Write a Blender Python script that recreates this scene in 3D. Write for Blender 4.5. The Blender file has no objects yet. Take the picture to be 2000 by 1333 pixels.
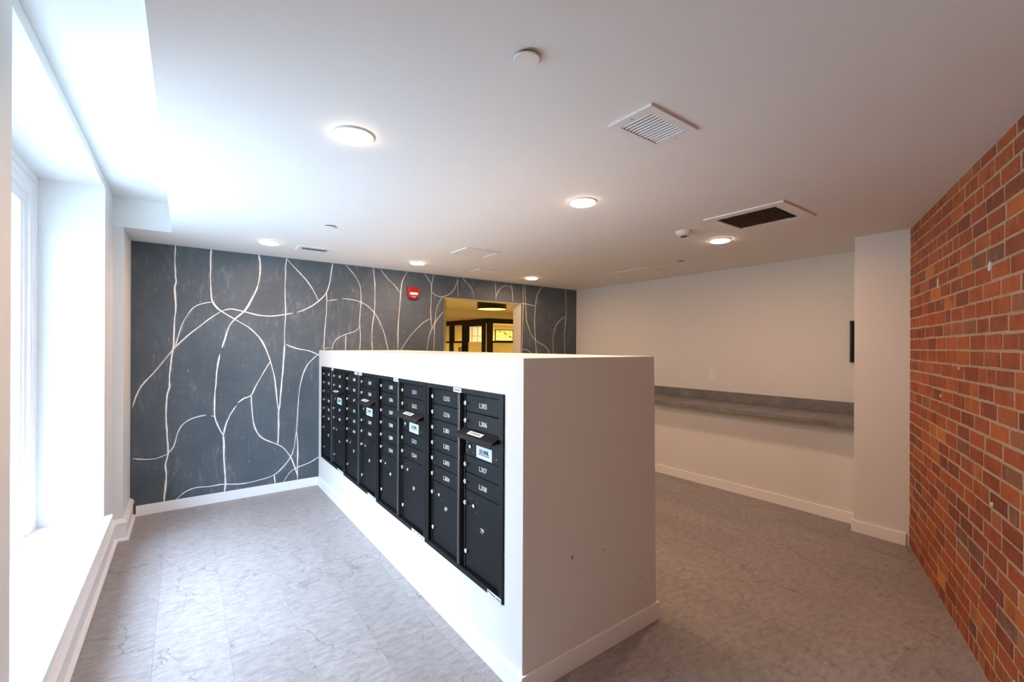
import bpy, bmesh, math, random
from mathutils import Vector, Matrix
random.seed(7)
S = bpy.context.scene
COL = S.collection
# ------------------------------------------------------------------ camera
TH, ROLL, H = 0.636, 0.0045, 1.522
right = Vector((math.cos(TH), -math.sin(TH), 0)); fwd = Vector((math.sin(TH), math.cos(TH), 0)); up = Vector((0, 0, 1))
cr, sr = math.cos(ROLL), math.sin(ROLL)
R2 = right * cr + up * sr; U2 = up * cr - right * sr
cam_d = bpy.data.cameras.new('camera'); cam = bpy.data.objects.new('camera', cam_d); COL.objects.link(cam)
cam.matrix_world = Matrix(((R2.x, U2.x, -fwd.x, 0), (R2.y, U2.y, -fwd.y, 0), (R2.z, U2.z, -fwd.z, H), (0, 0, 0, 1)))
cam_d.sensor_width = 36; cam_d.lens = 865 / 2000 * 36; cam_d.shift_y = 10.5 / 2000; cam_d.clip_start = 0.02
S.camera = cam
# ------------------------------------------------------------------ world, exposure
W = bpy.data.worlds.new('sky'); S.world = W; W.use_nodes = True
bg = W.node_tree.nodes['Background']
bg.inputs[0].default_value = (0.54, 0.745, 1.0, 1)
# overcast sky: three times as bright overhead as at the horizon
_N, _L = W.node_tree.nodes, W.node_tree.links
_tc = _N.new('ShaderNodeTexCoord'); _sx = _N.new('ShaderNodeSeparateXYZ'); _mr = _N.new('ShaderNodeMapRange')
SKY = 42.0
_mr.inputs[1].default_value = 0; _mr.inputs[2].default_value = 1; _mr.inputs[3].default_value = SKY / 3; _mr.inputs[4].default_value = SKY
_L.new(_tc.outputs['Generated'], _sx.inputs[0]); _L.new(_sx.outputs['Z'], _mr.inputs[0]); _L.new(_mr.outputs[0], bg.inputs[1])
S.view_settings.view_transform = 'Standard'; S.view_settings.look = 'None'
S.view_settings.gamma = 1; S.view_settings.use_curve_mapping = False; S.view_settings.exposure = 0.0
S.cycles.max_bounces = 10; S.cycles.diffuse_bounces = 6; S.cycles.transparent_max_bounces = 12
S.cycles.sample_clamp_indirect = 6; S.cycles.use_denoising = True; S.cycles.caustics_reflective = False; S.cycles.caustics_refractive = False
LAMP_W, LAMP_COL = 12.0, (1.0, 0.62, 0.38)
LOBBY_COL = (1.0, 0.66, 0.19)
# portal in the window opening so that the sky is sampled through it
def area(name, loc, direction, w, color, size, size_y=None, parent=None, portal=False, shape=None):
    d = bpy.data.lights.new(name, 'AREA'); d.energy = w; d.color = color; d.size = size
    d.shape = shape or ('RECTANGLE' if size_y else 'DISK')
    if size_y: d.size_y = size_y
    if portal: d.cycles.is_portal = True
    o = bpy.data.objects.new(name, d); COL.objects.link(o)
    o.location = loc; o.rotation_euler = Vector(direction).to_track_quat('-Z', 'Y').to_euler()
    if parent: o.parent = parent
    return o
area('window_portal', (-0.9, 3.13, 1.46), (1, 0, 0), 1, (1, 1, 1), 2.2, 2.0, portal=True)
# ------------------------------------------------------------------ materials
def mat(name, color, rough=0.6, metal=0.0, bump=0.0, bscale=200, spec=0.5, var=0.0, vscale=3.0, emit=None, estr=0):
    m = bpy.data.materials.new(name); m.use_nodes = True; N = m.node_tree.nodes; L = m.node_tree.links
    b = N['Principled BSDF']; b.inputs['Base Color'].default_value = (*color, 1); b.inputs['Roughness'].default_value = rough
    b.inputs['Metallic'].default_value = metal; b.inputs['Specular IOR Level'].default_value = spec
    tc = N.new('ShaderNodeTexCoord')
    if bump:
        n = N.new('ShaderNodeTexNoise'); n.inputs['Scale'].default_value = bscale; n.inputs['Detail'].default_value = 3
        u = N.new('ShaderNodeBump'); u.inputs['Strength'].default_value = bump; u.inputs['Distance'].default_value = 0.002
        L.new(tc.outputs['Object'], n.inputs['Vector']); L.new(n.outputs['Fac'], u.inputs['Height']); L.new(u.outputs[0], b.inputs['Normal'])
    if var:
        n = N.new('ShaderNodeTexNoise'); n.inputs['Scale'].default_value = vscale; n.inputs['Detail'].default_value = 6
        r = N.new('ShaderNodeMapRange'); r.inputs[3].default_value = 1 - var; r.inputs[4].default_value = 1 + var
        x = N.new('ShaderNodeMix'); x.data_type = 'RGBA'; x.blend_type = 'MULTIPLY'; x.inputs[0].default_value = 1
        x.inputs[6].default_value = (*color, 1)
        L.new(tc.outputs['Object'], n.inputs['Vector']); L.new(n.outputs['Fac'], r.inputs[0]); L.new(r.outputs[0], x.inputs[7]); L.new(x.outputs[2], b.inputs['Base Color'])
    if emit:
        b.inputs['Emission Color'].default_value = (*emit, 1); b.inputs['Emission Strength'].default_value = estr
    return m
M = {}
M['wall'] = mat('wall_paint', (0.72, 0.70, 0.675), 0.75, bump=0.12, bscale=180, var=0.012)
M['ceil'] = mat('ceiling_paint', (0.80, 0.788, 0.772), 0.8, bump=0.08, bscale=160)
M['trim'] = mat('trim_paint', (0.85, 0.84, 0.85), 0.35, bump=0.03, bscale=90)
M['white'] = mat('white_plastic', (0.80, 0.79, 0.78), 0.4)
M['whitemetal'] = mat('white_metal', (0.78, 0.77, 0.76), 0.35)
M['black'] = mat('black_powder_coat', (0.0055, 0.006, 0.0075), 0.5, bump=0.2, bscale=700, spec=0.20)
M['blacksmooth'] = mat('black_metal', (0.006, 0.006, 0.006), 0.35)
M['void'] = mat('dark_void', (0.006, 0.006, 0.006), 0.9)
M['steel'] = mat('nickel', (0.72, 0.69, 0.66), 0.28, 1.0)
M['post'] = mat('dark_anodised_post', (0.035, 0.039, 0.044), 0.30, spec=0.6)
M['lockface'] = mat('nickel_face_glint', (0.82, 0.80, 0.78), 0.35, 0.3)  # lock faces paler than the bodies: window reflection put into the colour
M['alu'] = mat('dark_aluminium_edge', (0.16, 0.17, 0.19), 0.3, 0.9)
M['ink'] = mat('white_engraving', (0.80, 0.80, 0.80), 0.6)
M['dark_ink'] = mat('dark_print', (0.03, 0.035, 0.04), 0.6)
M['label'] = mat('paper_label', (0.66, 0.72, 0.78), 0.5)
M['labelw'] = mat('white_label', (0.80, 0.80, 0.82), 0.5)
M['red'] = mat('red_plastic', (0.30, 0.008, 0.010), 0.3)
M['lens'] = mat('clear_lens', (0.75, 0.72, 0.70), 0.1)
M['cream'] = mat('cream_paint', (0.72, 0.66, 0.52), 0.7, bump=0.08, bscale=150)
def film():
    m = bpy.data.materials.new('frosted_film'); m.use_nodes = True; N = m.node_tree.nodes; L = m.node_tree.links; N.remove(N['Principled BSDF'])
    a = N.new('ShaderNodeBsdfDiffuse'); b = N.new('ShaderNodeBsdfTranslucent'); x = N.new('ShaderNodeMixShader'); x.inputs[0].default_value = 0.7
    a.inputs[0].default_value = (0.80, 0.74, 0.60, 1); b.inputs[0].default_value = (0.85, 0.80, 0.66, 1)
    L.new(a.outputs[0], x.inputs[1]); L.new(b.outputs[0], x.inputs[2]); L.new(x.outputs[0], N['Material Output'].inputs[0]); return m
M['film'] = film()
M['line'] = mat('cream_line_paint', (0.84, 0.79, 0.75), 0.7, var=0.12, vscale=25)
M['drag'] = mat('thin_cream_drag', (0.30, 0.29, 0.285), 0.8, var=0.3, vscale=30)
M['slab'] = mat('dark_joint', (0.16, 0.145, 0.14), 0.8)
M['asphalt'] = mat('pale_pavement', (0.58, 0.58, 0.57), 0.9, var=0.1)
M['glow'] = mat('lamp_diffuser', (0.9, 0.9, 0.9), 0.5, emit=(1.0, 0.80, 0.60), estr=30)
M['drum_glow'] = mat('drum_diffuser', (0.9, 0.8, 0.5), 0.5, emit=(1.0, 0.66, 0.14), estr=3.0)
M['sky_pane'] = mat('lit_window_pane', (0.5, 0.5, 0.5), 0.3, emit=(0.80, 0.70, 0.48), estr=0.6)
def glass():
    m = bpy.data.materials.new('clear_glass'); m.use_nodes = True; N = m.node_tree.nodes; L = m.node_tree.links
    N.remove(N['Principled BSDF']); o = N['Material Output']
    t = N.new('ShaderNodeBsdfTransparent'); g = N.new('ShaderNodeBsdfGlossy'); g.inputs['Roughness'].default_value = 0.02
    f = N.new('ShaderNodeLayerWeight'); f.inputs[0].default_value = 0.5; x = N.new('ShaderNodeMixShader')
    p = N.new('ShaderNodeMath'); p.operation = 'POWER'; p.inputs[1].default_value = 5; L.new(f.outputs['Facing'], p.inputs[0])
    r = N.new('ShaderNodeMapRange'); r.inputs[3].default_value = 0.04; r.inputs[4].default_value = 0.85; L.new(p.outputs[0], r.inputs[0])
    t.inputs[0].default_value = (0.95, 0.97, 0.96, 1)
    L.new(r.outputs[0], x.inputs[0]); L.new(t.outputs[0], x.inputs[1]); L.new(g.outputs[0], x.inputs[2]); L.new(x.outputs[0], o.inputs[0])
    return m
M['glass'] = glass()
def nodes(m): return m.node_tree.nodes, m.node_tree.links, m.node_tree.nodes['Principled BSDF']
def ramp(N, stops):
    r = N.new('ShaderNodeValToRGB'); e = r.color_ramp.elements
    while len(e) > 1: e.remove(e[-1])
    e[0].position = stops[0][0]; e[0].color = (*stops[0][1], 1)
    for p, c in stops[1:]:
        k = e.new(p); k.color = (*c, 1)
    return r
def mixc(N, L, a, b, fac, mode='MIX'):
    x = N.new('ShaderNodeMix'); x.data_type = 'RGBA'; x.blend_type = mode
    for s, v in ((0, fac), (6, a), (7, b)):
        if hasattr(v, 'links'): L.new(v, x.inputs[s])
        elif s == 0: x.inputs[0].default_value = v
        else: x.inputs[s].default_value = (*v, 1)
    return x.outputs[2]
def noise(N, L, vec, scale, detail=4, rough=0.5, dist=0.0):
    n = N.new('ShaderNodeTexNoise'); n.inputs['Scale'].default_value = scale; n.inputs['Detail'].default_value = detail
    n.inputs['Roughness'].default_value = rough; n.inputs['Distortion'].default_value = dist; L.new(vec, n.inputs['Vector']); return n.outputs['Fac']
def mapr(N, L, v, a, b, c, d):
    r = N.new('ShaderNodeMapRange'); r.inputs[1].default_value = a; r.inputs[2].default_value = b; r.inputs[3].default_value = c; r.inputs[4].default_value = d
    L.new(v, r.inputs[0]); return r.outputs[0]
def math_(N, L, op, a, b=None):
    r = N.new('ShaderNodeMath'); r.operation = op
    for i, v in enumerate((a, b)):
        if v is None: continue
        if hasattr(v, 'links'): L.new(v, r.inputs[i])
        else: r.inputs[i].default_value = v
    return r.outputs[0]
def mapping(N, L, vec, scale=(1, 1, 1), loc=None, rot=(0, 0, 0)):
    m = N.new('ShaderNodeMapping'); m.inputs['Scale'].default_value = scale; m.inputs['Rotation'].default_value = rot; L.new(vec, m.inputs['Vector'])
    if loc is not None: L.new(loc, m.inputs['Location'])
    return m.outputs[0]
# floor tiles: warm grey, mottled, with fine dark veins, different on every tile
def floor_mat():
    m = bpy.data.materials.new('veined_grey_vinyl'); m.use_nodes = True; N, L, b = nodes(m)
    geo = N.new('ShaderNodeNewGeometry'); oi = N.new('ShaderNodeObjectInfo')
    off = N.new('ShaderNodeCombineXYZ'); k = math_(N, L, 'MULTIPLY', oi.outputs['Random'], 60.0)
    L.new(k, off.inputs[0]); L.new(math_(N, L, 'MULTIPLY', oi.outputs['Random'], 31.0), off.inputs[1])
    v = mapping(N, L, geo.outputs['Position'], loc=off.outputs[0])
    st = mapping(N, L, v, scale=(1, 2.4, 1), rot=(0, 0, 0.5))
    mott = noise(N, L, st, 14, 8, 0.68); fine = noise(N, L, st, 70, 4, 0.6); big = noise(N, L, v, 2.5, 3)
    c = ramp(N, [(0.28, (0.215, 0.186, 0.182)), (0.5, (0.312, 0.275, 0.270)), (0.74, (0.40, 0.358, 0.352))]); L.new(mott, c.inputs[0])
    c1 = mixc(N, L, c.outputs[0], (0.15, 0.124, 0.122), mapr(N, L, fine, 0.50, 0.78, 0.0, 0.55))
    tile = mapr(N, L, oi.outputs['Random'], 0, 1, 0.93, 1.07)
    comb = N.new('ShaderNodeCombineColor'); [L.new(tile, comb.inputs[i]) for i in range(3)]
    c1 = mixc(N, L, c1, comb.outputs[0], 1.0, 'MULTIPLY')
    # veins: thin crack-like cell edges, broken up by a mask
    def vein(scale, width, wob, rot, mlo, mhi, mscale):
        vv = mapping(N, L, v, scale=(1, 0.62, 1), rot=(0, 0, rot))
        nz = N.new('ShaderNodeTexNoise'); nz.inputs['Scale'].default_value = scale * 2.2; nz.inputs['Detail'].default_value = 6; nz.inputs['Roughness'].default_value = 0.65; L.new(vv, nz.inputs['Vector'])
        ad = N.new('ShaderNodeVectorMath'); ad.operation = 'MULTIPLY_ADD'; ad.inputs[1].default_value = (wob, wob, 0); L.new(nz.outputs['Color'], ad.inputs[0]); L.new(vv, ad.inputs[2])
        vo = N.new('ShaderNodeTexVoronoi'); vo.feature = 'DISTANCE_TO_EDGE'; vo.voronoi_dimensions = '2D'; vo.inputs['Scale'].default_value = scale; L.new(ad.outputs[0], vo.inputs['Vector'])
        m_ = mapr(N, L, noise(N, L, vv, mscale, 3), mlo, mhi, 0, 1)
        return math_(N, L, 'MULTIPLY', mapr(N, L, vo.outputs['Distance'], 0.0, width, 1.0, 0.0), m_)
    vs = math_(N, L, 'MAXIMUM', vein(2.8, 0.014, 0.30, 0.8, 0.42, 0.54, 3.6), math_(N, L, 'MULTIPLY', vein(5.5, 0.020, 0.16, 2.1, 0.50, 0.62, 6.0), 0.75))
    c2 = mixc(N, L, c1, (0.06, 0.055, 0.055), math_(N, L, 'MULTIPLY', vs, 0.66))
    L.new(c2, b.inputs['Base Color']); b.inputs['Specular IOR Level'].default_value = 0.35
    L.new(mapr(N, L, mott, 0.2, 0.8, 0.42, 0.56), b.inputs['Roughness'])
    u = N.new('ShaderNodeBump'); u.inputs['Strength'].default_value = 0.18; u.inputs['Distance'].default_value = 0.002; L.new(mott, u.inputs['Height']); L.new(u.outputs[0], b.inputs['Normal'])
    return m
M['floor'] = floor_mat()
def brick_mat(island):
    m = bpy.data.materials.new('old_red_brick' + ('_far' if island else '')); m.use_nodes = True; N, L, b = nodes(m)
    geo = N.new('ShaderNodeNewGeometry'); oi = N.new('ShaderNodeObjectInfo')
    rnd = geo.outputs['Random Per Island'] if island else oi.outputs['Random']
    c = ramp(N, [(0.0, (0.16, 0.035, 0.018)), (0.12, (0.34, 0.071, 0.020)), (0.26, (0.22, 0.045, 0.020)), (0.42, (0.40, 0.090, 0.020)), (0.60, (0.30, 0.060, 0.018)),
                 (0.76, (0.44, 0.110, 0.021)), (0.86, (0.22, 0.049, 0.026)), (0.92, (0.50, 0.152, 0.025)), (0.965, (0.14, 0.055, 0.048)), (1.0, (0.54, 0.20, 0.042))]); L.new(rnd, c.inputs[0])
    p = geo.outputs['Position']
    n1 = noise(N, L, p, 9, 6, 0.65); n2 = noise(N, L, p, 60, 5, 0.7); n3 = noise(N, L, p, 130, 3, 0.6)
    c1 = mixc(N, L, c.outputs[0], (0.085, 0.026, 0.018), mapr(N, L, n1, 0.48, 0.72, 0, 0.6))
    c1 = mixc(N, L, c1, (0.48, 0.15, 0.04), mapr(N, L, n2, 0.6, 0.85, 0, 0.35))
    # pale mortar smears dragged over the faces, and tiny white specks
    sm = noise(N, L, mapping(N, L, p, scale=(1, 1, 0.35)), 26, 6, 0.75)
    c1 = mixc(N, L, c1, (0.42, 0.30, 0.24), mapr(N, L, sm, 0.56, 0.76, 0, 0.6))
    c1 = mixc(N, L, c1, (0.75, 0.66, 0.55), mapr(N, L, n3, 0.70, 0.75, 0, 0.85))
    L.new(c1, b.inputs['Base Color']); b.inputs['Roughness'].default_value = 0.72; b.inputs['Specular IOR Level'].default_value = 0.35
    u = N.new('ShaderNodeBump'); u.inputs['Strength'].default_value = 0.5; u.inputs['Distance'].default_value = 0.004; L.new(n2, u.inputs['Height']); L.new(u.outputs[0], b.inputs['Normal'])
    return m
M['brick'] = brick_mat(False); M['brick_far'] = brick_mat(True)
def mortar_mat():
    m = bpy.data.materials.new('sandy_mortar'); m.use_nodes = True; N, L, b = nodes(m)
    geo = N.new('ShaderNodeNewGeometry'); n = noise(N, L, geo.outputs['Position'], 90, 6, 0.75)
    c = ramp(N, [(0.3, (0.30, 0.20, 0.135)), (0.5, (0.49, 0.345, 0.24)), (0.75, (0.62, 0.455, 0.335))]); L.new(n, c.inputs[0]); L.new(c.outputs[0], b.inputs['Base Color'])
    b.inputs['Roughness'].default_value = 0.95
    u = N.new('ShaderNodeBump'); u.inputs['Strength'].default_value = 1.0; u.inputs['Distance'].default_value = 0.006; L.new(n, u.inputs['Height']); L.new(u.outputs[0], b.inputs['Normal'])
    return m
M['mortar'] = mortar_mat()
def mural_mat():
    m = bpy.data.materials.new('slate_mural_paint'); m.use_nodes = True; N, L, b = nodes(m)
    geo = N.new('ShaderNodeNewGeometry'); p = geo.outputs['Position']
    v = noise(N, L, mapping(N, L, p, scale=(1, 1, 0.22)), 30, 7, 0.72, 0.6)
    k = noise(N, L, p, 1.6, 4, 0.6)
    hz = noise(N, L, mapping(N, L, p, scale=(0.12, 1, 1)), 60, 3)
    c = ramp(N, [(0.3, (0.070, 0.084, 0.099)), (0.7, (0.102, 0.122, 0.143))]); L.new(k, c.inputs[0])
    c1 = mixc(N, L, c.outputs[0], (0.115, 0.130, 0.143), mapr(N, L, hz, 0.5, 0.8, 0, 0.45))
    w = math_(N, L, 'MULTIPLY', mapr(N, L, v, 0.52, 0.74, 0, 1), mapr(N, L, noise(N, L, p, 3.2, 3), 0.40, 0.60, 0, 1))
    c1 = mixc(N, L, c1, (0.30, 0.295, 0.29), math_(N, L, 'MULTIPLY', w, 0.55))
    # short dragged white dabs
    sp = noise(N, L, mapping(N, L, p, scale=(1, 1, 0.28)), 22, 2, 0.5)
    c1 = mixc(N, L, c1, (0.50, 0.48, 0.46), mapr(N, L, sp, 0.735, 0.78, 0, 0.7))
    L.new(c1, b.inputs['Base Color']); b.inputs['Roughness'].default_value = 0.62; b.inputs['Specular IOR Level'].default_value = 0.3
    return m
M['mural'] = mural_mat()
def counter_mat():
    m = bpy.data.materials.new('grey_concrete_laminate'); m.use_nodes = True; N, L, b = nodes(m)
    tc = N.new('ShaderNodeNewGeometry'); p = tc.outputs['Position']
    n = noise(N, L, p, 7, 8, 0.7); n2 = noise(N, L, p, 60, 4, 0.6)
    c = ramp(N, [(0.3, (0.13, 0.122, 0.124)), (0.55, (0.20, 0.188, 0.19)), (0.75, (0.29, 0.275, 0.275))]); L.new(n, c.inputs[0])
    c1 = mixc(N, L, c.outputs[0], (0.09, 0.085, 0.085), mapr(N, L, n2, 0.5, 0.8, 0, 0.5))
    L.new(c1, b.inputs['Base Color']); b.inputs['Roughness'].default_value = 0.5
    return m
M['counter'] = counter_mat()
# ------------------------------------------------------------------ helpers
def box(bm, x0, x1, y0, y1, z0, z1):
    vs = [bm.verts.new(p) for p in ((x0, y0, z0), (x1, y0, z0), (x1, y1, z0), (x0, y1, z0), (x0, y0, z1), (x1, y0, z1), (x1, y1, z1), (x0, y1, z1))]
    for f in ((3, 2, 1, 0), (4, 5, 6, 7), (0, 1, 5, 4), (1, 2, 6, 5), (2, 3, 7, 6), (3, 0, 4, 7)): bm.faces.new([vs[i] for i in f])
    return vs
def cyl(bm, c, axis, r, h, seg=16, r2=None):
    a = Vector(axis).normalized(); q = a.to_track_quat('Z', 'Y'); c = Vector(c); r2 = r if r2 is None else r2
    A = []; B = []
    for i in range(seg):
        t = 2 * math.pi * i / seg; d = q @ Vector((math.cos(t), math.sin(t), 0))
        A.append(bm.verts.new(c + d * r)); B.append(bm.verts.new(c + a * h + d * r2))
    for i in range(seg): j = (i + 1) % seg; bm.faces.new((A[i], A[j], B[j], B[i]))
    bm.faces.new(A[::-1]); bm.faces.new(B)
def lathe(bm, c, axis, prof, seg=24):
    a = Vector(axis).normalized(); q = a.to_track_quat('Z', 'Y'); c = Vector(c); rows = []
    for r, h in prof:
        rows.append([bm.verts.new(c + a * h + q @ Vector((math.cos(2 * math.pi * i / seg) * r, math.sin(2 * math.pi * i / seg) * r, 0))) for i in range(seg)])
    for k in range(len(rows) - 1):
        for i in range(seg): j = (i + 1) % seg; bm.faces.new((rows[k][i], rows[k][j], rows[k + 1][j], rows[k + 1][i]))
    bm.faces.new(rows[0][::-1]); bm.faces.new(rows[-1])
def prism(bm, pts, d):           # extrude a planar polygon by vector d
    d = Vector(d); A = [bm.verts.new(p) for p in pts]; B = [bm.verts.new(Vector(p) + d) for p in pts]; n = len(A)
    for i in range(n): j = (i + 1) % n; bm.faces.new((A[i], A[j], B[j], B[i]))
    bm.faces.new(A[::-1]); bm.faces.new(B)
def obj(name, bm, m, parent=None, smooth=False, bevel=0, **tags):
    if bevel: bmesh.ops.bevel(bm, geom=list(bm.edges), offset=bevel, segments=2, profile=0.5, affect='EDGES', clamp_overlap=True)
    bmesh.ops.recalc_face_normals(bm, faces=list(bm.faces))
    me = bpy.data.meshes.new(name); bm.to_mesh(me); bm.free()
    return link(name, me, m, parent, smooth, **tags)
def link(name, me, m, parent=None, smooth=False, **tags):
    if m is not None and not me.materials: me.materials.append(m)
    if smooth:
        for p in me.polygons: p.use_smooth = True
        me.set_sharp_from_angle(angle=0.6)
    o = bpy.data.objects.new(name, me); COL.objects.link(o)
    if parent: o.parent = parent
    for k, v in tags.items(): o[k] = v
    return o
def bxo(name, dims, m, parent=None, bevel=0, **tags):
    bm = bmesh.new(); box(bm, *dims); return obj(name, bm, m, parent, bevel=bevel, **tags)
def empty(name, loc, label=None, cat=None, group=None, kind=None):
    o = bpy.data.objects.new(name, None); COL.objects.link(o); o.location = loc; o.empty_display_size = 0.05
    if label: o['label'] = label
    if cat: o['category'] = cat
    if group: o['group'] = group
    if kind: o['kind'] = kind
    return o
ST = dict(kind='structure')
def text_mesh(body, size, xs=1.0, depth=0.0004, spacing=1.0, bold=0.0):
    cu = bpy.data.curves.new('lettering', 'FONT'); cu.body = body; cu.size = size; cu.align_x = 'CENTER'; cu.align_y = 'CENTER'
    cu.extrude = depth; cu.offset = bold; cu.resolution_u = 3; cu.space_character = spacing
    o = bpy.data.objects.new('lettering', cu); COL.objects.link(o)
    dg = bpy.context.evaluated_depsgraph_get(); me = bpy.data.meshes.new_from_object(o.evaluated_get(dg))
    bpy.data.objects.remove(o); bpy.data.curves.remove(cu)
    for v in me.vertices: v.co.x *= xs
    return me
def place_text(name, body, size, m, origin, ex, ey, parent=None, xs=1.0, depth=0.0004, spacing=1.0, bold=0.0, **tags):
    me = text_mesh(body, size, xs, depth, spacing, bold); ex = Vector(ex); ey = Vector(ey); ez = ex.cross(ey); o = Vector(origin)
    for v in me.vertices: v.co = o + ex * v.co.x + ey * v.co.y + ez * v.co.z
    me.materials.clear()
    return link(name, me, m, parent, **tags)
# ================================================================== SETTING
WX = -0.45                                        # window wall plane
MY = lambda s: 5.136 + 0.0097 * s                 # mural wall plane
bxo('ground', (-30, -1.05, -25, 35, -0.75, -0.65), M['asphalt'], **ST)
bxo('added_sky_block', (-24.0, -14.0, -30, 40, -0.65, 6.0), mat('added_block_brown', (0.36, 0.31, 0.27), 0.9, var=0.1), **ST)      # unseen block added to cut low sky light reaching the window
# ceiling: main slab, slab past the soffit step, and the higher strip along the windows
bm = bmesh.new(); box(bm, -0.09, 5.4, -2.1, 5.42, 2.44, 2.9); box(bm, -1.05, -0.09, 4.57, 5.42, 2.44, 2.9); box(bm, -1.05, -0.09, -2.1, 4.57, 2.67, 2.9)
obj('ceiling', bm, M['ceil'], **ST)
# left wall with the deep window recess
bm = bmesh.new()
box(bm, -1.0, WX, -2.1, 2.10, 0, 2.67); box(bm, -1.0, WX, 4.16, 4.57, 0, 2.67); box(bm, -1.0, -0.385, 4.57, 5.3, 0, 2.44)
box(bm, -1.0, WX, 2.10, 4.16, 0, 0.285); box(bm, -1.0, WX, 2.10, 4.16, 2.61, 2.67)
obj('wall_left', bm, M['wall'], **ST)
# window: casing, sash and pane deep in the recess
win = empty('window_1', (-0.80, 3.13, 0.32), kind='structure')
def wpart(name, bm, m, bevel=0, par=win):
    for v in bm.verts: v.co -= Vector((-0.80, 3.13, 0.32))
    return obj(name, bm, m, par, bevel=bevel)
y0, y1, z0, z1 = 2.10, 4.16, 0.32, 2.61
def ring(bm, xa, xb, oa, ob):       # rectangular ring in the recess, from inset oa to inset ob (no bottom)
    box(bm, xa, xb, y0 + oa, y0 + ob, z0, z1 - oa); box(bm, xa, xb, y1 - ob, y1 - oa, z0, z1 - oa); box(bm, xa, xb, y0 + ob, y1 - ob, z1 - ob, z1 - oa)
bm = bmesh.new(); ring(bm, -0.84, -0.775, 0, 0.045); ring(bm, -0.84, -0.784, 0.045, 0.07); ring(bm, -0.84, -0.777, 0.07, 0.095); ring(bm, -0.84, -0.785, 0.095, 0.14)
wpart('window_casing', bm, M['trim'])
bm = bmesh.new(); ring(bm, -0.84, -0.800, 0.14, 0.19); ring(bm, -0.84, -0.808, 0.19, 0.212); box(bm, -0.84, -0.800, y0 + 0.19, y1 - 0.19, z0, z0 + 0.06)
wpart('window_sash', bm, M['trim'])
bm = bmesh.new(); box(bm, -0.822, -0.816, y0 + 0.213, y1 - 0.213, z0 + 0.061, z1 - 0.213); wpart('window_pane', bm, M['glass'])
bm = bmesh.new(); box(bm, -0.99, WX, 2.10, 4.16, 0.285, 0.32); box(bm, WX, -0.405, 2.03, 4.205, 0.285, 0.32); obj('window_sill', bm, M['trim'], bevel=0.004, **ST)
# far wall, painted as the mural, with the doorway to the lobby
DX0, DX1, DZ = 2.709, 3.985, 2.158
def wallpiece(bm, xa, xb, za, zb, th=0.185):
    prism(bm, [(xa, MY(xa), za), (xb, MY(xb), za), (xb, MY(xb) + th, za), (xa, MY(xa) + th, za)], (0, 0, zb - za))
bm = bmesh.new(); wallpiece(bm, -0.42, DX0, 0, 2.44); wallpiece(bm, DX1, 5.4, 0, 2.44); wallpiece(bm, DX0, DX1, DZ, 2.44)
far = obj('wall_far', bm, M['mural'], **ST)
# plain painted jamb lining of the doorway
bm = bmesh.new()
def lining(xa, xb, za, zb): prism(bm, [(xa, MY(xa) + 0.004, za), (xb, MY(xb) + 0.004, za), (xb, MY(xb) + 0.19, za), (xa, MY(xa) + 0.19, za)], (0, 0, zb - za))
lining(DX0 - 0.001, DX0 + 0.004, 0, DZ); lining(DX1 - 0.004, DX1 + 0.001, 0, DZ); lining(DX0, DX1, DZ - 0.004, DZ + 0.001)
obj('trim_1', bm, M['cream'], **ST)
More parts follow.
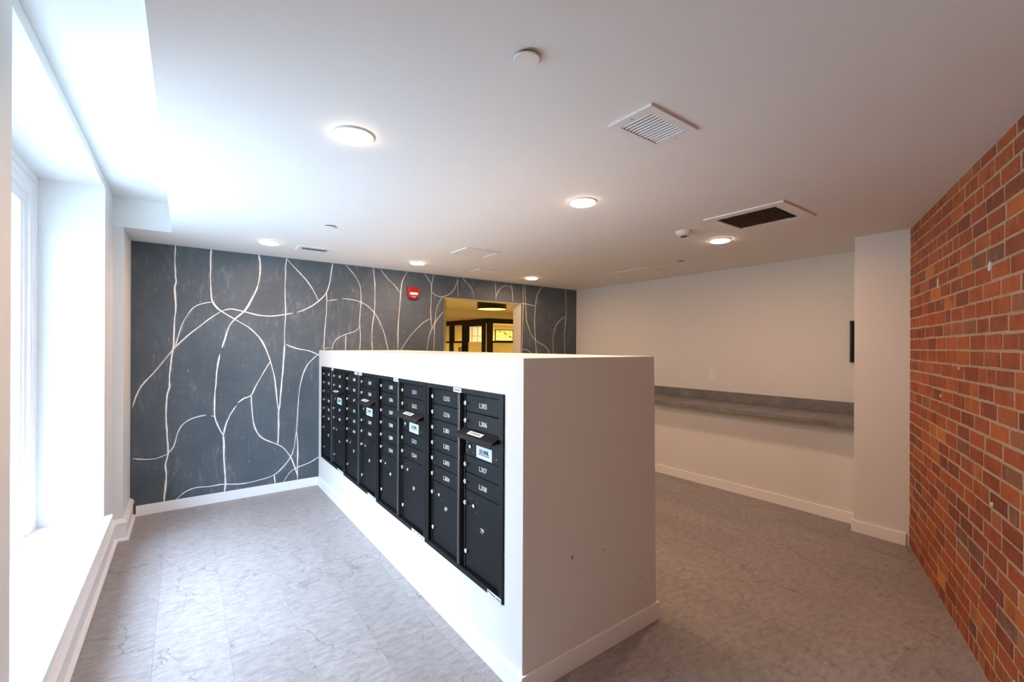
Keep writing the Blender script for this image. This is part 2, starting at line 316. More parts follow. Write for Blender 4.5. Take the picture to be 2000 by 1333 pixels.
# mural lines: brushed ribbons of cream paint lying on the wall
MURAL = [
(16, [(-0.074,2.443),(-0.077,2.305),(-0.073,2.153),(-0.068,2.099),(-0.079,2.052),(-0.073,1.961),(-0.068,1.871),(-0.075,1.779),(-0.083,1.658),(-0.084,1.526),(-0.09,1.476),(-0.099,1.375),(-0.113,1.235),(-0.115,1.134),(-0.129,1.075),(-0.136,0.935),(-0.132,0.774),(-0.127,0.643),(-0.123,0.522),(-0.139,0.424),(-0.131,0.313),(-0.146,0.155),(-0.149,0.08)]),
(12, [(-0.371,0.969),(-0.345,1.068),(-0.311,1.154),(-0.243,1.249),(-0.166,1.356),(-0.09,1.476),(0.01,1.599),(0.11,1.7),(0.196,1.78),(0.284,1.852)]),
(10, [(-0.071,1.512),(-0.036,1.659),(0.001,1.772),(0.067,1.878),(0.143,1.92),(0.209,1.935)]),
(15, [(0.199,2.447),(0.194,2.253),(0.198,2.065),(0.209,1.95),(0.248,1.882),(0.284,1.852),(0.393,1.778),(0.505,1.706),(0.601,1.608),(0.661,1.497),(0.705,1.367),(0.742,1.203),(0.762,1.043),(0.779,0.883),(0.788,0.832)]),
(15, [(0.284,1.852),(0.356,1.877),(0.467,1.857),(0.581,1.83),(0.719,1.825),(0.841,1.847),(0.914,1.862)]),
(14, [(0.953,1.873),(1.054,1.918),(1.165,2.0),(1.255,2.115),(1.296,2.276),(1.319,2.444)]),
(18, [(0.598,2.444),(0.612,2.321),(0.595,2.142),(0.542,1.994),(0.472,1.858),(0.393,1.778),(0.338,1.679),(0.308,1.561),(0.289,1.497)]),
(15, [(0.273,1.433),(0.254,1.306),(0.242,1.158),(0.23,1.011),(0.234,0.841),(0.252,0.765),(0.303,0.639)]),
(19, [(0.302,0.654),(0.31,0.535),(0.312,0.385),(0.32,0.191),(0.314,0.086)]),
(12, [(-0.123,0.522),(-0.081,0.587),(-0.052,0.705),(-0.012,0.782),(0.063,0.832),(0.165,0.852)]),
(13, [(0.205,0.842),(0.238,0.828)]),
(15, [(-0.369,0.515),(-0.271,0.494),(-0.194,0.496),(-0.128,0.521)]),
(12, [(-0.061,0.09),(-0.001,0.143),(0.082,0.172),(0.202,0.166),(0.308,0.166),(0.454,0.141),(0.607,0.151),(0.746,0.183),(0.837,0.259),(0.9,0.342),(0.931,0.43),(0.956,0.636),(0.968,0.822),(0.982,1.031),(1.013,1.193),(1.067,1.321),(1.167,1.422),(1.223,1.462)]),
(15, [(0.303,0.639),(0.324,0.748),(0.36,0.841),(0.411,0.923)]),
(13, [(0.423,0.95),(0.479,0.994),(0.536,1.017),(0.593,1.142),(0.661,1.273),(0.711,1.362)]),
(15, [(0.536,1.017),(0.546,0.857),(0.576,0.677),(0.644,0.569),(0.765,0.498),(0.837,0.443),(0.9,0.346),(0.942,0.231),(0.968,0.133)]),
(11, [(0.853,2.44),(0.844,2.29),(0.84,2.094),(0.847,1.865),(0.838,1.681),(0.838,1.521)]),
(18, [(0.838,1.532),(0.829,1.314),(0.807,1.086),(0.798,0.904),(0.788,0.825),(0.784,0.632),(0.775,0.49)]),
(11, [(0.847,2.439),(0.944,2.335),(1.053,2.217),(1.119,2.116),(1.169,2.018)]),
(14, [(0.847,1.532),(0.948,1.493),(1.078,1.463),(1.167,1.422),(1.201,1.393)]),
(14, [(0.966,0.775),(0.958,0.624),(0.969,0.448),(0.968,0.238),(0.968,0.091)]),
(11, [(0.838,0.094),(0.879,0.165),(0.942,0.215),(1.083,0.256),(1.194,0.31)]),
(14, [(0.746,0.183),(0.756,0.09)]),
(9, [(1.255,2.112),(1.258,1.936),(1.238,1.715),(1.229,1.473)]),
(7, [(1.261,2.015),(1.371,2.039)]),
(8, [(1.422,2.053),(1.518,2.049),(1.623,2.03),(1.701,1.991),(1.78,1.918),(1.844,1.826),(1.901,1.702),(1.934,1.575),(1.968,1.448)]),
(8, [(1.457,2.435),(1.524,2.368),(1.584,2.29),(1.623,2.202),(1.631,2.033),(1.621,1.848),(1.622,1.741),(1.628,1.603),(1.618,1.449)]),
(8, [(1.622,1.749),(1.579,1.694),(1.468,1.653),(1.387,1.614),(1.337,1.562),(1.311,1.465)]),
(9, [(1.218,1.473),(1.26,1.495),(1.309,1.492)]),
(8, [(1.465,1.649),(1.461,1.45)]),
(9, [(1.777,2.44),(1.794,2.232),(1.795,2.044),(1.788,1.903),(1.768,1.761),(1.762,1.605),(1.769,1.448)]),
(7, [(1.857,2.436),(1.939,2.34),(2.039,2.253),(2.108,2.167)]),
(10, [(2.206,2.442),(2.141,2.327),(2.116,2.179),(2.1,1.966),(2.084,1.739),(2.082,1.447)]),
(7, [(2.107,1.447),(2.214,1.611),(2.319,1.729),(2.428,1.824),(2.516,1.873)]),
(8, [(2.43,2.432),(2.518,2.32),(2.527,2.227),(2.524,2.091),(2.519,1.955),(2.53,1.785),(2.539,1.748)]),
(8, [(2.562,2.442),(2.533,2.313),(2.527,2.219),(2.584,2.177),(2.67,2.161),(2.777,2.198),(2.856,2.271),(2.896,2.363),(2.912,2.442)]),
(8, [(2.689,2.161),(2.623,2.063),(2.595,1.959),(2.586,1.856),(2.543,1.752),(2.498,1.649),(2.466,1.446)]),
(8, [(2.714,1.986),(2.633,1.892),(2.576,1.804),(2.57,1.633),(2.563,1.445)]),
(7, [(2.91,2.438),(2.917,2.166)]),
(7, [(2.984,2.435),(3.071,2.36),(3.135,2.294),(3.172,2.166)]),
(8, [(3.519,2.426),(3.532,2.171)]),
(8, [(3.532,2.222),(3.589,2.33),(3.682,2.389),(3.79,2.385),(3.814,2.349)]),
(8, [(3.809,2.437),(3.829,2.172)]),
(9, [(4.013,2.431),(4.024,2.166),(4.015,1.92),(4.007,1.715),(3.999,1.378)]),
(9, [(4.049,2.434),(4.069,2.169),(4.084,1.933),(4.124,1.821),(4.172,1.709),(4.253,1.627),(4.35,1.57),(4.448,1.533),(4.512,1.48),(4.584,1.373)]),
(9, [(3.976,2.153),(4.076,2.154),(4.25,2.133)]),
(11, [(4.404,2.442),(4.311,2.342),(4.27,2.213),(4.253,2.076),(4.245,1.877),(4.257,1.679),(4.285,1.376)]),
(10, [(4.878,2.456),(4.895,2.232),(4.896,2.011),(4.877,1.844),(4.868,1.624),(4.88,1.37)]),
(10, [(4.884,2.001),(4.764,1.934),(4.676,1.838),(4.626,1.696),(4.619,1.567),(4.638,1.372)]),
(8, [(3.983,1.48),(4.08,1.475),(4.147,1.444),(4.201,1.387)])]

def ribbon(w, pts):
    P = [Vector(p) for p in pts]; dense = []
    for i in range(len(P) - 1):                      # Catmull-Rom through the traced points
        a, b, c, d = P[max(i - 1, 0)], P[i], P[i + 1], P[min(i + 2, len(P) - 1)]
        n = max(2, int((c - b).length / 0.022))
        for k in range(n):
            t = k / n; dense.append(0.5 * ((2 * b) + (c - a) * t + (2 * a - 5 * b + 4 * c - d) * t * t + (3 * b - a - 3 * c + d) * t ** 3))
    dense.append(P[-1]); bm = bmesh.new(); rows = []; ph = random.random() * 9
    for i, p in enumerate(dense):
        t = (dense[min(i + 1, len(dense) - 1)] - dense[max(i - 1, 0)]).normalized(); nrm = Vector((-t.y, t.x))
        wl = w * (0.52 + 0.17 * math.sin(i * 0.31 + ph) + 0.12 * math.sin(i * 0.83 + 2 * ph) + random.uniform(-0.10, 0.10))
        wr = w * (0.52 + 0.17 * math.sin(i * 0.27 + 3 * ph) + random.uniform(-0.10, 0.10))
        e = min(i, len(dense) - 1 - i)
        if e < 2: wl *= 0.45 + 0.25 * e; wr *= 0.45 + 0.25 * e
        q = []
        for s, ww in ((1, wl), (-1, wr)):
            u = p + nrm * ww * 0.5 * s * 2 * 0.5
            z = min(u.y, 2.4395); q.append(bm.verts.new((u.x, MY(u.x) - 0.0012, z)))
        rows.append(q)
    for a, b in zip(rows, rows[1:]): bm.faces.new((a[0], a[1], b[1], b[0]))
    return obj('painted_line', bm, M['line'], far)
for w, pts in MURAL: ribbon(w / 1000 * 1.4, pts)
# dry-brush drags beside the lines and short dabs of cream between them
bm = bmesh.new()
def dab(u, z, l, w, lean):
    if not (-0.36 < u < 5.1 and 0.12 < z - l / 2 and z + l / 2 < 2.42) or (DX0 - 0.02 < u < DX1 + 0.02 and z - l / 2 < DZ + 0.02): return
    n = 4; L_, R_ = [], []
    for i in range(n + 1):
        t = i / n; x = u + lean * (t - 0.5) * l; zz = z + (t - 0.5) * l; h = w * math.sin(math.pi * (0.08 + 0.84 * t)) * random.uniform(0.5, 1) / 2
        L_.append(bm.verts.new((x - h, MY(x) - 0.0008, zz))); R_.append(bm.verts.new((x + h, MY(x) - 0.0008, zz)))
    for i in range(n): bm.faces.new((L_[i], R_[i], R_[i + 1], L_[i + 1]))
for w, pts in MURAL:
    for (a, c), (d, e) in zip(pts, pts[1:]):
        for _ in range(int(math.hypot(d - a, e - c) / 0.05) + 1):
            if random.random() < 0.55 and abs(e - c) > abs(d - a) * 0.8:
                t = random.random(); dab(a + (d - a) * t + random.choice((-1, 1)) * random.uniform(0.006, 0.022), c + (e - c) * t, random.uniform(0.03, 0.13), random.uniform(0.0015, 0.004), (d - a) / ((e - c) or 1))
for _ in range(80): dab(random.uniform(-0.3, 5.0), random.uniform(0.15, 2.35), random.uniform(0.015, 0.05), random.uniform(0.003, 0.008), random.uniform(-0.35, 0.2))
obj('brush_drags', bm, M['drag'], far, kind='stuff')
# right side: furred-out lower wall, upper wall set back behind the counter, pier
bxo('wall_right', (5.13, 5.4, 0.5, 5.42, 0, 2.44), M['wall'], **ST)
bxo('wall_right_lower', (4.645, 5.13, 1.27, 5.19, 0, 0.847), M['wall'], **ST)
bxo('wall_pier', (4.473, 5.13, 0.5, 1.27, 0, 2.44), M['wall'], **ST)
# walls behind the camera
bm = bmesh.new(); box(bm, -1.0, 2.2, -2.1, -1.95, 0, 2.67); obj('wall_near', bm, M['wall'], **ST)
bxo('wall_near_right', (1.95, 2.1, -1.95, -0.25, 0, 2.44), M['wall'], **ST)
# ------------------------------------------------------------------ brick wall
B0 = Vector((4.478, 0.920, 0)); bd = Vector((2.952 - 4.478, 0.331 - 0.920, 0)).normalized(); bn = Vector((bd.y, -bd.x, 0))   # bn points into the room
if bn.y < 0: bn = -bn
RB = Matrix(((bd.x, bn.x, 0, B0.x), (bd.y, bn.y, 0, B0.y), (0, 0, 1, 0), (0, 0, 0, 1)))
bm = bmesh.new(); box(bm, -0.35, 2.75, -0.22, -0.0012, 0, 2.44); bm.transform(RB)
bw = obj('wall_brick', bm, M['mortar'], **ST)
def brick_mesh():
    bm = bmesh.new(); box(bm, -0.5, 0.5, -0.5, 0.5, -0.5, 0.5)
    bmesh.ops.bevel(bm, geom=[e for e in bm.edges if all(v.co.y > 0 for v in e.verts) or abs(e.verts[0].co.y - e.verts[1].co.y) > 0.5], offset=0.035, segments=1, profile=0.5, affect='EDGES')
    for v in bm.verts:
        if v.co.y > 0: v.co += Vector((random.uniform(-.018, .018), random.uniform(-.012, .012), random.uniform(-.035, .035)))
    bmesh.ops.recalc_face_normals(bm, faces=list(bm.faces))
    me = bpy.data.meshes.new('brick'); bm.to_mesh(me); bm.free(); me.materials.append(M['brick']); return me
BM = [brick_mesh() for _ in range(10)]
bricks = []
J = 0.013
def course(z0, z1, kind):
    d = -0.01 - random.random() * 0.10
    while d < 2.70:
        if kind == 'rowlock': L = random.uniform(0.052, 0.066)
        else:
            r = random.random(); L = 0.197 + random.uniform(-.010, .010)
            if r < 0.13: L = 0.093 + random.uniform(-.012, .012)
            elif r < 0.17: L = 0.15
        a = max(d, 0.0); b = min(d + L, 2.738)
        if b - a > 0.02: bricks.append((a, b, z0 + random.uniform(-.0015, .0015), z1 + random.uniform(-.0015, .0015)))
        d = d + L + J * random.uniform(0.75, 1.35)
course(0.010, 0.088, 'rowlock')
k = 0
while 0.094 + 0.0787 * k < 2.43:
    za = 0.094 + 0.0787 * k + 0.006; zb = min(0.094 + 0.0787 * (k + 1) - 0.006, 2.434)
    if zb - za > 0.02: course(za, zb, 'stretcher')
    k += 1
seen = sorted([b for b in bricks if b[0] < 2.03], key=lambda b: -(b[1] - b[0]) * (0.55 + b[0])); keep = seen[:300]; rest = seen[300:] + [b for b in bricks if b[0] >= 2.03]
def brick_matrix(b):
    a, c, za, zb = b; dep = 0.060; out = random.uniform(0.0, .0014)
    if (c - a) > 0.02: return RB @ Matrix.Translation(((a + c) / 2, -dep / 2 + out, (za + zb) / 2)) @ Matrix.Diagonal((c - a, dep, zb - za, 1))
for b in keep:
    o = bpy.data.objects.new('brick', random.choice(BM)); COL.objects.link(o); o.parent = bw; o.matrix_world = brick_matrix(b)
bm = bmesh.new()
for b in rest:
    t = bmesh.new(); t.from_mesh(random.choice(BM)); t.transform(brick_matrix(b)); me = bpy.data.meshes.new('tmp'); t.to_mesh(me); t.free(); bm.from_mesh(me); bpy.data.meshes.remove(me)
obj('outer_bricks', bm, M['brick_far'], bw, kind='stuff')
# dabs of white paint left on the bricks
for (d, z, h, w) in ((0.784, 1.926, 0.062, 0.022), (1.644, 1.897, 0.045, 0.030), (1.68, 0.825, 0.022, 0.022), (0.852, 1.233, 0.018, 0.010), (1.202, 1.414, 0.014, 0.014), (1.93, 0.165, 0.05, 0.025)):
    n = 11; pts = []
    for i in range(n):
        a = 2 * math.pi * i / n; r = random.uniform(0.65, 1.15); pts.append(RB @ Vector((d + math.cos(a) * w / 2 * r, -0.002, z + math.sin(a) * h / 2 * r)))
    bm = bmesh.new(); prism(bm, pts, bn * 0.0075); obj('paint_fleck', bm, M['white'], bw)
# ------------------------------------------------------------------ floor: slab plus one object per tile
fl = bxo('floor', (-1.0, 12.0, -2.1, 15.0, -0.12, -0.004), M['slab'], **ST)
TW, TL = 0.305, 0.914; starts = {1: 3.469, 3: 3.10, 8: 0.93, 9: 0.613, 10: 0.94}
tmesh = {}
def tile(xa, xb, ya, yb):
    key = (round(xb - xa, 3), round(yb - ya, 3))
    if key not in tmesh:
        bm = bmesh.new(); w, l = key; vs = box(bm, 0.0002, w - 0.0002, 0.0002, l - 0.0002, -0.004, 0.0)
        bmesh.ops.bevel(bm, geom=[e for e in bm.edges if all(v.co.z > -0.001 for v in e.verts)], offset=0.0005, segments=1, affect='EDGES')
        bmesh.ops.recalc_face_normals(bm, faces=list(bm.faces)); me = bpy.data.meshes.new('floor_tile'); bm.to_mesh(me); bm.free(); me.materials.append(M['floor']); tmesh[key] = me
    o = bpy.data.objects.new('floor_tile', tmesh[key]); COL.objects.link(o); o.parent = fl; o.location = (xa, ya, 0)
for r in range(-2, 17):
    xa, xb = -0.12 + TW * r, -0.12 + TW * (r + 1); xa2, xb2 = max(xa, -0.45), min(xb, 4.66)
    if xb2 - xa2 < 0.01: continue
    s0 = starts.get(r, random.random() * TL)
    y = s0 - TL * math.ceil((s0 + 1.95) / TL)
    while y < 5.14:
        ya, yb = max(y, -1.95), min(y + TL, 5.19)
        if yb - ya > 0.01 and not (xa > 1.2 and xb < 2.12 and ya > 1.55):   # nothing is laid under the boxed-in mailbox wall
            tile(xa2, xb2, ya, yb)
        y += TL
# lobby floor: large tiles too far away and hidden to tell apart
bxo('floor_lobby', (2.2, 10.2, 5.34, 14.0, -0.004, 0.0), M['floor'], **ST)
# ------------------------------------------------------------------ baseboards
def sweep(name, prof, path, m=M['trim']):
    bm = bmesh.new(); rows = []
    for d, z in prof: rows.append([bm.verts.new((*path(d), z)) for path in path])
    return bm
def base_left():
    bm = bmesh.new()
    prof = [(0, 0), (0.040, 0), (0.040, 0.012), (0.034, 0.020), (0.022, 0.022), (0.022, 0.128), (0.030, 0.134), (0.030, 0.142), (0.022, 0.150), (0.018, 0.160), (0.008, 0.166), (0.0, 0.168)]
    path = [lambda d: (WX + d, -1.9), lambda d: (WX + d, 4.57 - d), lambda d: (-0.385 + d, 4.57 - d), lambda d: (-0.385 + d, 5.13)]
    g = [[bm.verts.new((*f(d), z)) for f in path] for d, z in prof]
    for a, b in zip(g, g[1:]):
        for i in range(3): bm.faces.new((a[i], a[i + 1], b[i + 1], b[i]))
    bm.faces.new([r[0] for r in g]); bm.faces.new([r[-1] for r in g][::-1])
    obj('baseboard_left', bm, M['trim'], **ST)
base_left()
bm = bmesh.new(); xa, xb = -0.345, 1.168
prism(bm, [(xa, MY(xa) - 0.014, 0), (xb, MY(xb) - 0.014, 0), (xb, MY(xb), 0), (xa, MY(xa), 0)], (0, 0, 0.092)); obj('baseboard_far', bm, M['trim'], bevel=0.002, **ST)
bxo('baseboard_right', (4.631, 4.645, 1.285, 5.17, 0, 0.095), M['trim'], bevel=0.002, **ST)
bm = bmesh.new(); box(bm, 4.459, 4.473, 0.935, 1.284, 0, 0.095); box(bm, 4.473, 4.631, 1.27, 1.284, 0, 0.095); obj('baseboard_pier', bm, M['trim'], bevel=0.002, **ST)
# ------------------------------------------------------------------ boxed-in mailbox wall with a hole for the cabinets
IX, IX1, IY, IZ = 1.18, 2.10, 1.513, 1.47
HY0, HY1, HZ0, HZ1 = 1.668, 4.985, 0.352, 1.288
bm = bmesh.new(); V = lambda *p: bm.verts.new(p); YE = 5.147; lean = 0.03
def quad(*ps): bm.faces.new([bm.verts.new(p) for p in ps])
for a, b, c, d in ((IY, YE, 0, HZ0), (IY, YE, HZ1, IZ), (IY, HY0, HZ0, HZ1), (HY1, YE, HZ0, HZ1)): quad((IX, a, c), (IX, a, d), (IX, b, d), (IX, b, c))
D = IX + 0.2
quad((IX, HY0, HZ0), (IX, HY0, HZ1), (D, HY0, HZ1), (D, HY0, HZ0)); quad((IX, HY1, HZ0), (D, HY1, HZ0), (D, HY1, HZ1), (IX, HY1, HZ1))
quad((IX, HY0, HZ1), (IX, HY1, HZ1), (D, HY1, HZ1), (D, HY0, HZ1)); quad((IX, HY0, HZ0), (D, HY0, HZ0), (D, HY1, HZ0), (IX, HY1, HZ0)); quad((D, HY0, HZ0), (D, HY0, HZ1), (D, HY1, HZ1), (D, HY1, HZ0))
quad((IX, IY, IZ), (IX1, IY, IZ), (IX1, YE, IZ), (IX, YE, IZ)); quad((IX, IY, 0), (IX1 + lean, IY, 0), (IX1, IY, IZ), (IX, IY, IZ)); quad((IX1 + lean, IY, 0), (IX1 + lean, YE, 0), (IX1, YE, IZ), (IX1, IY, IZ))
quad((IX, YE, 0), (IX, YE, IZ), (IX1, YE, IZ), (IX1 + lean, YE, 0)); quad((IX, IY, 0), (IX, YE, 0), (IX1 + lean, YE, 0), (IX1 + lean, IY, 0))
bmesh.ops.remove_doubles(bm, verts=list(bm.verts), dist=0.0001)
isl = obj('wall_island', bm, M['wall'], **ST)
bm = bmesh.new(); box(bm, IX - 0.014, IX, IY - 0.014, 5.13, 0, 0.095); box(bm, IX, IX1 + 0.046, IY - 0.014, IY, 0, 0.095); box(bm, IX1 + 0.032, IX1 + 0.046, IY, 5.15, 0, 0.095)
obj('baseboard_island', bm, M['trim'], bevel=0.002, **ST)
# scuff marks on the end of the island
for (x, z, w, h) in ((1.478, 0.525, 0.016, 0.03), (1.695, 0.501, 0.012, 0.012), (1.985, 0.274, 0.016, 0.010), (1.95, 0.52, 0.02, 0.004)):
    bm = bmesh.new(); prism(bm, [(x + math.cos(i * .7) * w / 2 * random.uniform(.6, 1.1), IY, z + math.sin(i * .7) * h / 2 * random.uniform(.6, 1.1)) for i in range(9)], (0, -0.0006, 0))
    obj('scuff_mark', bm, mat('scuff_grey', (0.30, 0.27, 0.27), 0.8), isl)
# ================================================================== MAILBOX CABINETS
EX, EY, EZ = Vector((0, -1, 0)), Vector((0, 0, 1)), Vector((-1, 0, 0))     # reading direction, up and outward of the island front
def lock_bm(u, z, r=0.0105, h=0.017, w0=-0.010):
    bm = bmesh.new(); lathe(bm, (-w0, u, z), (-1, 0, 0), [(r * .72, 0), (r * .72, h * .35), (r * 1.0, h * .4), (r * 1.0, h * .92), (r * .9, h)], 14)
    bm.faces.ensure_lookup_table(); bm.faces[-1].material_index = 1; return bm
def lock(bm, par, **t):
    o = obj('lock', bm, M['steel'], par, smooth=True, **t); o.data.materials.append(M['lockface']); return o
def cabinet(t0, t1, left, right, lp, rp, label, sticker, first):
    """doors run in two columns; t0 is the near (right-hand) edge, local y grows away from the viewer, local x = depth into the wall"""
    Wd = t1 - t0; Hh = 0.963
    root = empty('mailbox_cabinet', (IX, t0, 0.337), label, 'mailbox', 'black mailbox cabinets set in the white half wall')
    tr, dv, rec = 0.040, 0.036, 0.020; RD = 0.009
    cw = (Wd - 2 * tr - dv - 2 * rec) / 2
    zt, zb = 0.935, 0.032
    # frame: flush trim ring, inner returns, back panel and centre post
    bm = bmesh.new()
    box(bm, -0.009, 0.0, 0.002, Wd - 0.002, zt + 0.004, Hh); box(bm, -0.009, 0.0, 0.002, Wd - 0.002, 0, zb - 0.006)
    box(bm, -0.009, 0.0, 0.002, tr - 0.006, zb - 0.006, zt + 0.004); box(bm, -0.009, 0.0, Wd - tr + 0.006, Wd - 0.002, zb - 0.006, zt + 0.004)
    for q in (tr - 0.006, Wd - tr + 0.003): box(bm, 0.0, 0.046, q, q + 0.003, zb - 0.006, zt + 0.004)
    for q in (zb - 0.009, zt + 0.004): box(bm, 0.0, 0.046, tr - 0.006, Wd - tr + 0.006, q, q + 0.003)
    obj('frame', bm, M['black'], root)
    bxo('back_panel', (0.050, 0.056, 0.020, Wd - 0.020, 0.022, Hh - 0.022), M['void'], root)
    bm = bmesh.new(); yc = tr + cw + dv / 2 + rec
    box(bm, -0.016, 0.048, yc - dv / 2 + 0.006, yc + dv / 2 - 0.006, zb, zt + 0.004); obj('centre_post', bm, M['post'], root, bevel=0.005)
    cols = ((tr, tr + cw, right, rp, True), (tr + cw + dv + rec, tr + 2 * cw + dv + rec, left, lp, False))
    for (ya, yb, names, parcel, mailslot) in cols:
        z = zt; P = 0.0905; seq = []
        if mailslot: seq = [(names[0], P), (names[1], P), ('MAIL', 1.5 * P), (names[2], P), (names[3], P)]
        else: seq = [(n, P) for n in names]
        seq.append((parcel, None))
        for n, h in seq:
            h = h if h else z - zb; za, zc = z - h + 0.0022, z - 0.0022; z -= h
            big = n == parcel
            if n == 'MAIL':
                # hooded outgoing-mail slot over a locked panel
                bm = bmesh.new(); box(bm, -0.004, 0.010, ya + 0.002, yb - 0.002, za, zc - 0.004); pn = obj('mail_slot_panel', bm, M['black'], root, bevel=0.0015); pn.location.x = RD
                bm = bmesh.new(); prism(bm, [(0.014, ya - 0.006, zc + 0.012), (-0.046, ya - 0.006, zc - 0.014), (-0.062, ya - 0.006, zc - 0.030), (0.014, ya - 0.006, zc + 0.006)], (0, yb - ya + 0.018, 0))
                prism(bm, [(0.012, ya - 0.006, zc + 0.007), (-0.045, ya - 0.006, zc - 0.016), (-0.041, ya - 0.006, zc - 0.025), (0.012, ya - 0.006, zc - 0.018)], (0, 0.003, 0)); prism(bm, [(0.012, yb + 0.009, zc + 0.007), (-0.045, yb + 0.009, zc - 0.016), (-0.041, yb + 0.009, zc - 0.025), (0.012, yb + 0.009, zc - 0.018)], (0, 0.003, 0))
                hood = obj('mail_slot_hood', bm, M['black'], root)
                n_out = Vector((-0.026, 0, 0.060)).normalized(); e_up = Vector((0.060, 0, 0.026)).normalized(); ym = (ya + yb) / 2 + 0.02; c0 = Vector((-0.022, ym, zc - 0.0036))
                bm = bmesh.new(); hw, hh = 0.064, 0.013
                prism(bm, [c0 + EX * sx * hw + e_up * sy * hh for sx, sy in ((-1, -1), (1, -1), (1, 1), (-1, 1))], n_out * 0.0012); obj('slot_label', bm, M['labelw'], hood, label='white printed label reading OUTGOING MAIL')
                place_text('slot_lettering', 'OUTGOING MAIL', 0.016, M['dark_ink'], c0 + n_out * 0.0016, EX, e_up, hood, xs=0.75, depth=0.0002)
                zz = (za + zc) / 2 - 0.034
                def at(u): return yb - u
                lock(lock_bm(at(0.055), zz + 0.016, 0.0095, 0.007, 0.004), pn)
                bm = bmesh.new()
                for du, dz in ((0.028, 0.036), (0.028, -0.004), (0.085, 0.030), (0.085, -0.010), (0.292, -0.004)): cyl(bm, (-0.0045, at(du), zz + dz), (-1, 0, 0), 0.0033, 0.003, 8)
                obj('screw_heads', bm, M['steel'], pn, kind='stuff')
                ul, uh = at(0.112), at(0.252)
                bxo('mail_plate', (-0.0056, -0.004, uh, ul, zz - 0.026, zz + 0.034), M['label'], pn, label='pale blue plate reading U.S. MAIL')
                place_text('plate_lettering', 'U.S. MAIL', 0.026, M['dark_ink'], (-0.0060, (ul + uh) / 2, zz + 0.010), EX, EY, pn, xs=0.80, bold=0.0012)
                place_text('plate_small_print', 'APPROVED BY THE POSTMASTER GENERAL', 0.0058, M['dark_ink'], (-0.0060, (ul + uh) / 2, zz - 0.006), EX, EY, pn, xs=0.9)
                continue
            bm = bmesh.new(); box(bm, 0.0, 0.010, ya + 0.002, yb - 0.002, za, zc)
            dr = obj('parcel_door' if big else 'mailbox_door', bm, M['black'], root, bevel=0.0016)
            dr.location.x = RD
            # bright edge strip on the lock side
            bxo('edge_strip', (-0.006, 0.010, yb - 0.0005, yb + 0.0035, za, zc), M['alu'], dr)
            bxo('hinge_strip', (-0.003, 0.010, ya - 0.004, ya - 0.001, za, zc), M['post'], dr)
            zl = (za + zc) / 2 if not big else zc - 0.062
            lock(lock_bm(yb - 0.018, zl, 0.0115, 0.018, 0.0), dr, label='nickel cam lock')
            bxo('key_slot', (-0.0190, -0.0178, yb - 0.0192, yb - 0.0168, zl - 0.0062, zl + 0.0062), M['void'], dr)
            if big:
                if not (n == 'P12'):
                    lock(lock_bm(yb - 0.082, zl - 0.004, 0.0095, 0.005, 0.0), dr)
                    bm = bmesh.new()
                    for du, dz in ((0.050, 0.028), (0.050, -0.012), (0.112, 0.018), (0.112, -0.026)): cyl(bm, (-0.0003, yb - du, zl + dz), (-1, 0, 0), 0.0026, 0.003, 8)
                    obj('screw_heads', bm, M['steel'], dr, kind='stuff')
                lock(lock_bm(yb - 0.018, za + 0.085, 0.0115, 0.012, 0.0), dr)
                place_text('door_number', n, 0.034, M['ink'], (-0.0009, (ya + yb) / 2, (za + zc) / 2 + (0.05 if not mailslot else 0.03)), EX, EY, dr, xs=1.0)
            else:
                place_text('door_number', n, 0.035, M['ink'], (-0.0009, (ya + yb) / 2 - 0.004, (za + zc) / 2 - 0.004), EX, EY, dr, xs=1.04)
    # paper stickers on the trim
    for (yy, w) in sticker:
        st = bxo('paper_sticker', (-0.0105, -0.009, yy - w / 2, yy + w / 2, Hh - 0.024, Hh - 0.001), M['label'], root, label='small pale printed sticker on the top trim')
        bxo('sticker_print', (-0.0109, -0.0105, yy - w * .4, yy + w * .4, Hh - 0.015, Hh - 0.010), M['dark_ink'], st)
    if first:
        st = bxo('makers_sticker', (-0.0105, -0.009, 0.010, 0.125, 0.001, 0.022), M['labelw'], root, label='white printed sticker on the bottom trim')
        bm = bmesh.new()
        for (u, w, z, h) in ((0.095, 0.018, 0.012, 0.005), (0.115, 0.014, 0.012, 0.005), (0.083, 0.014, 0.008, 0.006), (0.030, 0.034, 0.012, 0.003), (0.034, 0.044, 0.006, 0.003), (0.066, 0.010, 0.007, 0.009)): box(bm, -0.0109, -0.0105, u - w / 2, u + w / 2, z, z + h)
        obj('sticker_print', bm, M['dark_ink'], st, kind='stuff')
        bm = bmesh.new()
    else:
        st = bxo('makers_sticker', (-0.0105, -0.009, 0.012, 0.20, 0.003, 0.022), M['label'], root)
        bm = bmesh.new(); [box(bm, -0.0109, -0.0105, u, u + 0.018, 0.009, 0.016) for u in (0.03, 0.06, 0.10, 0.15)]; obj('sticker_print', bm, M['alu'], st, kind='stuff')
    return root
cabinet(1.650, 2.453, ['L215', 'L216', 'L301', 'L302', 'L303', 'L304'], ['L305', 'L306', 'L307', 'L308'], '6P', '7P', 'black mailbox cabinet with doors L215 to L308, nearest the white corner of the half wall', [(0.425, 0.085)], True)
cabinet(2.455, 3.303, ['L205', 'L206', 'L207', 'L208', 'L209', 'L210'], ['L211', 'L212', 'L213', 'L214'], '4P', '5P', 'black mailbox cabinet with doors L205 to L214, second from the near corner', [(0.475, 0.085)], False)
cabinet(3.305, 4.161, ['G09', 'G10', 'A10', 'A12', 'A13', 'A14'], ['L201', 'L202', 'L203', 'L204'], '2P', '3P', 'black mailbox cabinet with doors up to L204, third from the near corner', [(0.40, 0.085), (0.51, 0.085)], False)
